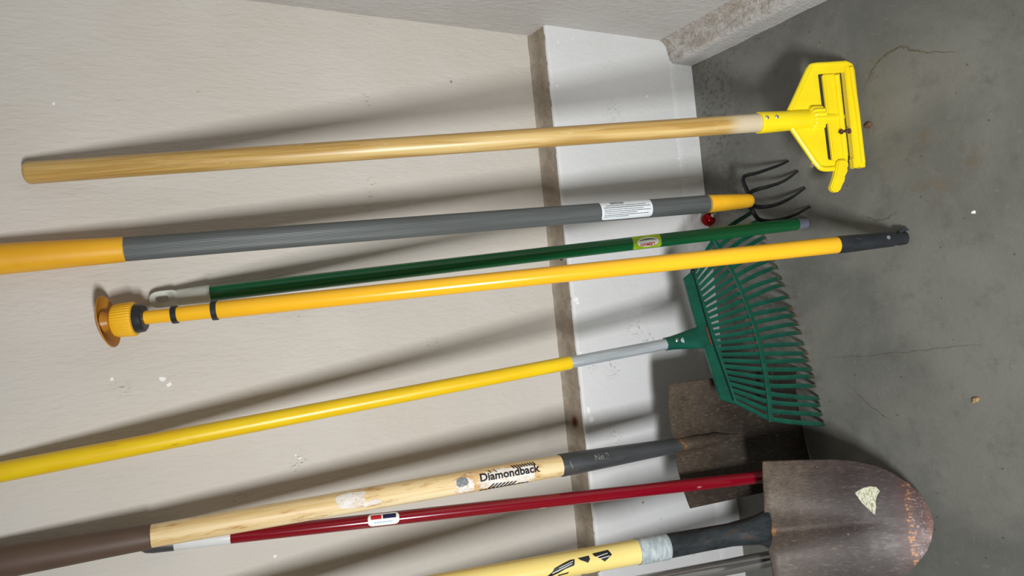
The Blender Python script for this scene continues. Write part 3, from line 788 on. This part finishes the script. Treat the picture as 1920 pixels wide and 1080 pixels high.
# ------------------------------------------------------------------ 6 square-point shovel
F, T = (-0.7820, -0.1955, 0.0), (-0.7774, 0.0348, 1.2778)
t = thing('square_shovel', 'square-bladed shovel with pale worn wooden handle, brown grip and rusty blade in shadow', 'shovel', F, T)
L = (Vector(T) - Vector(F)).length
MB().lathe([(0.40, 0.0140), (0.4983, 0.0166), (0.55, 0.0172), (0.70, 0.0170), (0.85, 0.0164), (1.0937, 0.0152), (1.12, 0.0152)], 36).build('handle', M_ash, t)
MB().lathe([(1.0925, 0.0150), (1.0937, 0.0166), (1.15, 0.0178), (1.22, 0.0196), (1.26, 0.0204), (L, 0.0205), (L + 0.010, 0.0196), (L + 0.016, 0.014)], 36).build('grip', M_brown, t)
so = MB().lathe([(0.268, 0.0118), (0.290, 0.0128), (0.34, 0.0142), (0.42, 0.0166), (0.4965, 0.0184), (0.4983, 0.0180), (0.4983, 0.0160)], 36).build('socket', M_sock, t)
def R_w(s): return 0.0166 + 0.0006 * min(1, max(0, (s - 0.4983) / 0.05)) - 0.0006 * max(0, (s - 0.6) / 0.25)
def R_s(s): return 0.0142 + (s - 0.34) / (0.4965 - 0.34) * 0.0042
lettering('stamped_number', 'No.2', 0.013, M_stamp, so, 0.430, R_s, 0.35, lift=0.0002)
MB().tube([(0.0085, -0.0168, 0.488), (0.001, -0.0188, 0.486), (-0.004, -0.0184, 0.4835)][::-1], [0.0003, 0.0007, 0.0003], 6).build('socket_scratch', M_stamp, so)
# torn label near the grip
decal('torn_label', [ragged(0.046, 0.026, 0.18, 26, -0.003, 0.004, 2), ragged(0.030, 0.010, 0.45, 20, 0.026, -0.006, 4)], M_torn, t, 0.8285, R_w, 0.15, lift=0.0004)
# worn printed label by the socket
decal('label_glue', [ragged(0.150, 0.040, 0.30, 50, -0.004, 0.0, 21)], M_glue, t, 0.6040, R_w, 0.0, lift=0.0002)
lb = decal('worn_label', [ragged(0.034, 0.026, 0.35, 30, -0.058, -0.002, 11), ragged(0.100, 0.034, 0.30, 44, 0.012, 0.0, 12)], M_torn, t, 0.6040, R_w, 0.0, lift=0.0004)
decal('printed_emblem', [ragged(0.020, 0.015, 0.2, 24, -0.062, 0.0045, 5)], M_greyink, lb, 0.6040, R_w, 0.0, lift=0.0008)
lettering('lettering', 'Diamondback', 0.0165, M_ink, lb, 0.5900, R_w, 0.30, lift=0.0010, xscale=1.06, bold=0.00045)
st = []
for i in range(9):
    x = 0.022 + i * 0.0044
    st.append([(x, 0.0118), (x + 0.0026, 0.0118), (x - 0.0012, 0.0175), (x - 0.0036, 0.0175)])
for i in range(2):
    x = -0.016 + i * 0.009; st.append([(x, 0.0110), (x + 0.002, 0.0110), (x - 0.002, 0.016), (x - 0.0038, 0.016)])
for i in range(7):
    x = -0.014 + i * 0.0060; y0 = -0.0060 - 0.0004 * i; st.append([(x, y0), (x + 0.0032, y0), (x - 0.0050, y0 - 0.0085), (x - 0.0082, y0 - 0.0085)])
for i in range(12):
    x = -0.034 + i * 0.0068; st.append([(x, -0.0152), (x + 0.0052, -0.0146), (x + 0.0036, -0.0178), (x - 0.002, -0.0178)])
decal('printed_stripes', st, M_ink, lb, 0.6040, R_w, 0.0, lift=0.0008)
# blade: dished, sides curled toward the room, ridge under the socket
rows = []; NB, NVv = 28, 26
for k in range(NVv + 1):
    v = 0.281 * (1 - k / NVv) + 0.0
    r_ = []
    for i in range(NB + 1):
        w = -1 + 2 * i / NB; u = 0.1045 * w
        y = -0.016 * abs(w) ** 3 + 0.010
        y += 0.010 * max(0, 1 - v / 0.281) ** 1.5
        ridge = math.exp(-(u / 0.016) ** 2) * max(0, (v - 0.08) / 0.2)
        y -= 0.014 * ridge
        z = v + (0.004 * (1 - abs(w)) if k == 0 else 0)
        r_.append((u, y - 0.004, z + (0.003 if k == NVv else 0)))
    rows.append(r_)
MB().grid(rows).build('blade', M_square, t, rot=Matrix.Rotation(math.radians(7), 4, 'Z'), thick=0.0022, smooth=50)
MB().tube(smooth_path([(0, 0, 0.300), (0, -0.001, 0.275), (0, -0.003, 0.24), (0, 0.0, 0.20), (0, 0.004, 0.155)], 4), [0.0126] * 5 + [0.0122] * 4 + [0.011] * 4 + [0.008, 0.006, 0.004, 0.003], 18, flat=0.9).build('frog', M_square, t)

# ------------------------------------------------------------------ 7 crimson handle
F, T = (-0.8578, -0.2523, 0.0), (-0.8022, 0.0428, 1.0640)
t = thing('crimson_handle', 'slim glossy crimson handle with white sleeve and dark cap, half behind a wooden shaft', 'tool handle', F, T)
MB().lathe(rod(0.0106, 0.0100, 0.155, 1.0155, 16, e=0.001), 28).build('tube', M_red, t)
MB().lathe(rod(0.0101, 0.0101, 1.012, 1.0895, 4, e=0.0012), 28).build('white_sleeve', M_white, t)
MB().lathe([(1.086, 0.0098), (1.0885, 0.0106), (1.115, 0.0106), (1.124, 0.0094), (1.130, 0.006), (1.132, 0.002)], 28).build('end_cap', M_sock, t)
MB().lathe([(0.002, 0.006), (0.004, 0.0092), (0.150, 0.0092), (0.1665, 0.0098), (0.1668, 0.0090)], 24).build('dark_ferrule', M_tine, t)
lb = decal('sticker', [rounded(0.046, 0.0200, 0.007)], M_whiteink, t, 0.7985, 0.0103, 0.30, lift=0.0004)
decal('printed_field', [[(-0.001, 0.0005), (0.0185, 0.0005), (0.0185, 0.0070), (-0.001, 0.0070)]], M_navy, lb, 0.7985, 0.0103, 0.30, lift=0.0007)
decal('printed_field', [[(-0.0185, 0.0005), (-0.003, 0.0005), (-0.003, 0.0070), (-0.0185, 0.0070)]], M_redink, lb, 0.7985, 0.0103, 0.30, lift=0.0007)
bars([(-0.0048, -.014, .014, .0014)], M_blueink, 'small_print', lb, 0.7985, 0.0103, 0.30, 0.0007, 5)

# ------------------------------------------------------------------ 8 round-point shovel
AF, AT = Vector((-0.9173, -0.2715, 0.14)), Vector((-0.9058, 0.0353, 1.2529))
TIP = Vector((-0.9169, -0.4092, 0.0035))
t = thing('round_point_shovel', 'round-point digging shovel with cream-yellow handle, taped collar and brown blade on the floor', 'shovel', TIP, TIP + (AT - AF))
off = t.matrix_world.inverted() @ AF                      # the handle's axis in the shovel's own frame
offm = Matrix.Translation(off)
L = (AT - AF).length
MB().lathe([(0.262, 0.0180), (0.2905, 0.0186), (0.45, 0.0186), (0.80, 0.0180), (L, 0.0178), (L + 0.006, 0.0165)], 36).build('handle', M_cream, t, rot=offm)
MB().lathe([(0.2905, 0.0186), (0.2915, 0.0202), (0.2800, 0.0203), (0.2620, 0.0202), (0.2420, 0.0204), (0.2405, 0.0199)][::-1], 36).build('tape_band', M_tape, t, rot=offm)
b = Vector((0.0012, 0.6093, 0.7930)); xb = Vector((1, -0.0007, -0.0009)); nb = xb.cross(b) * -1.0
yb = b.cross(xb)
Mb = Matrix.Identity(4)
for i in range(3): Mb[i][0] = xb[i]; Mb[i][1] = yb[i]; Mb[i][2] = b[i]; Mb[i][3] = TIP[i]
blade_local = t.matrix_world.inverted() @ Mb
HW = [(0.0, 0.0), (0.0025, 0.014), (0.0062, 0.028), (0.0150, 0.045), (0.0300, 0.0620), (0.0520, 0.0800), (0.0750, 0.0928), (0.1050, 0.1030), (0.1400, 0.1085), (0.1870, 0.1110), (0.2300, 0.1125), (0.2500, 0.1130)]
def halfw(v):
    for (a, wa), (c_, wc) in zip(HW, HW[1:]):
        if v <= c_: return wa + (wc - wa) * (v - a) / (c_ - a)
    return HW[-1][1]
def blade_y(u, v):
    y = -0.20 * (u * u) / 0.113 * 1.0 + 0.0
    y = -0.026 * (abs(u) / 0.113) ** 2.2
    k = max(0.0, (v - 0.07) / 0.18)
    w = 0.009 + 0.019 * k
    ridge = math.exp(-(abs(u) / w) ** 1.35)
    y -= (0.004 + 0.017 * k) * k ** 0.5 * ridge if k > 0 else 0
    y += 0.022 * (1 - min(1, v / 0.12)) ** 2 * -0.4
    return y + 0.012 * min(1, v / 0.1) * 0.6
rows = []; NB = 48
vv = [h[0] for h in HW[:6]] + [0.0635, 0.075, 0.09, 0.105, 0.122, 0.14, 0.156, 0.172, 0.187, 0.20, 0.213, 0.226, 0.238, 0.247, 0.250]
for k, v in enumerate(vv):
    r_ = []
    for i in range(NB + 1):
        w = -1 + 2 * i / NB
        u = max(halfw(v), 0.0004) * w
        top_ = 0.006 * max(0, 1 - abs(u) / 0.05) if k == len(vv) - 1 else 0
        y = blade_y(u, v)
        if k == len(vv) - 1: y -= 0.0012
        r_.append((u, y, v + top_))
    rows.append(r_)
blade = MB().grid(rows).build('blade', M_round, t, rot=blade_local, thick=0.0022, smooth=50)
# neck: from the taped socket, bending into the blade's ridge
def to_neck(u, v, dy): return blade_local @ Vector((u, blade_y(0, v) + dy, v))
ax = lambda s: off + Vector((0, 0, s))
npts = [ax(0.262), ax(0.241), ax(0.20), ax(0.165), ax(0.135), ax(0.115), to_neck(0.0012, 0.272, 0.007), to_neck(0.001, 0.258, 0.010), to_neck(0.0, 0.2505, 0.0135)]
NPp = smooth_path(npts, 5); n_ = len(NPp)
def nrad(i):
    q = i / (n_ - 1)
    return 0.0193 - 0.0012 * min(1, q * 3) + (0.013 * max(0, (q - 0.52) / 0.48) ** 1.5)
def nflat(i):
    q = i / (n_ - 1)
    return 0.95 - 0.55 * max(0, (q - 0.62) / 0.38) ** 1.3
MB().tube(NPp, [nrad(i) for i in range(n_)], 28, flat=[nflat(i) for i in range(n_)]).build('neck', M_neck, t, smooth=60)
# remains of a pale sticker on the blade
def on_blade(poly, lift):
    bm = bmesh.new(); bm.faces.new([bm.verts.new((x, 0, z)) for x, z in poly]); bmesh.ops.triangulate(bm, faces=bm.faces[:])
    for _ in range(2): bmesh.ops.subdivide_edges(bm, edges=bm.edges[:], cuts=1, use_grid_fill=True)
    for v in bm.verts: v.co.y = blade_y(v.co.x, v.co.z) - lift
    me = bpy.data.meshes.new('torn_sticker'); bm.to_mesh(me); bm.free(); return me
n = NT('aged_sticker'); n.color(n.mix(n.ramp(n.noise((160, 60, 300), 4, 0.7), 0.42, 0.62), lin((214, 216, 190)), lin((150, 140, 112)))); n.rough(0.6)
me = on_blade([(0.0490, 0.1090), (0.0560, 0.0980), (0.0590, 0.0860), (0.0575, 0.0770), (0.0505, 0.0720), (0.0430, 0.0765), (0.0350, 0.0790), (0.0240, 0.0790), (0.0120, 0.0820), (0.0215, 0.0905), (0.0330, 0.1000)], 0.0028)
me.materials.append(n.m)
so = bpy.data.objects.new('torn_sticker', me); col.objects.link(so); so.parent = t; so.matrix_local = blade_local
# rubbed black print on the handle
RB = 0.0188
frag = [[(-0.048, -0.006), (-0.040, -0.001), (-0.036, 0.004), (-0.022, 0.0085), (-0.010, 0.0115), (-0.003, 0.0115), (-0.005, 0.0030), (-0.020, 0.0000), (-0.030, -0.0040), (-0.042, -0.0075)],
        [(0.002, 0.0120), (0.020, 0.0130), (0.0205, 0.0075), (0.0165, 0.0030), (0.0105, 0.0065), (0.006, 0.0085)],
        [(0.026, 0.0150), (0.052, 0.0165), (0.056, 0.0085), (0.0430, 0.0005), (0.0350, 0.0070), (0.0280, 0.0110)],
        [(-0.032, -0.0075), (-0.014, -0.0055), (-0.016, -0.0080), (-0.030, -0.0095)]]
pr = decal('rubbed_print', frag, M_ink, t, 0.0, RB, 0.0, lift=0.0003)
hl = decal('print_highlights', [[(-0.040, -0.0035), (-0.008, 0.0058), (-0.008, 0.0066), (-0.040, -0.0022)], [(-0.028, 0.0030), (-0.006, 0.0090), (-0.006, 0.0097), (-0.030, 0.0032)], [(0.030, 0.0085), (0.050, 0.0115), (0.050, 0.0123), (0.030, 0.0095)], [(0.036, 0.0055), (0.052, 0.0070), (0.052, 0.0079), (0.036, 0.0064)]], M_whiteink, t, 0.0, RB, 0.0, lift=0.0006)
dots = decal('rubbed_print', [ragged(0.007, 0.0035, 0.3, 10, -0.085 + i * 0.024, -0.020, 40 + i) for i in range(6)], M_ink, t, 0.0, RB, 0.0, lift=0.0003)
hl['kind'] = 'stuff'; dots['kind'] = 'stuff'; pr['kind'] = 'stuff'
for o in (pr, hl, dots): o.matrix_local = Matrix.Translation(off + Vector((0, 0, 0.395)))

# ------------------------------------------------------------------ 9 chrome pole behind the shovel
F, T = (-1.0042, -0.2177, 0.0), (-0.9574, 0.0413, 1.2566)
t = thing('chrome_pole', 'polished chrome tube running down behind the brown shovel blade', 'pole', F, T)
L = (Vector(T) - Vector(F)).length
MB().lathe(rod(0.0133, 0.0133, 0.03, L - 0.03, 10, e=0.001), 40).build('tube', M_chrome, t)
MB().lathe([(0.0, 0.0125), (0.002, 0.0142), (0.035, 0.0142), (0.036, 0.0133)], 28).build('rubber_foot', M_black, t)
MB().lathe([(L - 0.034, 0.0134), (L - 0.033, 0.0141), (L - 0.003, 0.0141), (L, 0.012)], 28).build('end_cap', M_black, t)

# ------------------------------------------------------------------ 10 small things
t = thing('bauble', 'small shiny red bauble with silver cap lying against the foot of the wall', 'ornament', (-0.3758, -0.0170, 0.0))
R = 0.0142
MB().lathe([(R - R * math.cos(PI * i / 20), max(0.0002, R * math.sin(PI * i / 20))) for i in range(21)], 36).build('ball', M_ball, t, smooth=80)
d = Vector((0.42, -0.86, -0.05)).normalized(); c0 = Vector((0, 0, R))
cp_ = MB().lathe([(0, 0.0050), (0.0035, 0.0050), (0.0045, 0.0036), (0.005, 0.001)], 20, axis=(c0 + d * (R - 0.0009), d)).build('cap', M_steel, t)
ring = [c0 + d * (R + 0.0055) + d * (0.0026 * math.cos(2 * PI * i / 12)) + Vector((0, 0.6, 0.8)) * (0.0026 * math.sin(2 * PI * i / 12)) for i in range(13)]
MB().tube(ring, 0.0005, 6, side=(0.3, 0.1, -0.9)).build('hanging_loop', M_steel, cp_)

def scrap(name, label, cat, c, size, mat, seed, group=None):
    rnd = random.Random(seed); n_ = 10
    vs = []; 
    for lay, (k, z) in enumerate(((1.0, 0.0), (0.92, size[2] * 0.7), (0.45, size[2]))):
        for i in range(n_):
            a = 2 * PI * i / n_; q = k * (0.65 + 0.35 * rnd.random())
            vs.append((size[0] / 2 * math.cos(a) * q, size[1] / 2 * math.sin(a) * q, z * (0.7 + 0.6 * rnd.random())))
    fs = [tuple(range(n_)), tuple(range(2 * n_, 3 * n_))]
    for l_ in range(2):
        fs += [(l_ * n_ + i, l_ * n_ + (i + 1) % n_, (l_ + 1) * n_ + (i + 1) % n_, (l_ + 1) * n_ + i) for i in range(n_)]
    o = MB().add(vs, fs).build(name, mat, smooth=30)
    o.location = c; o.rotation_euler.z = rnd.random() * 3
    o['label'] = label; o['category'] = cat
    if group: o['group'] = group
    return o
scrap('wood_chip', 'tan wood chip alone on the open concrete floor', 'debris', (-0.7233, -0.4971, 0), (0.016, 0.010, 0.004), M_chip, 3)
scrap('leaf_crumb', 'brown dry leaf crumb just in front of the yellow mop clamp', 'debris', (-0.2787, -0.3800, 0), (0.014, 0.010, 0.006), M_crumb, 5)
scrap('pale_chip', 'tiny pale plaster chip beyond the black pole foot', 'debris', (-0.4470, -0.5250, 0), (0.008, 0.006, 0.002), M_fleck, 9)
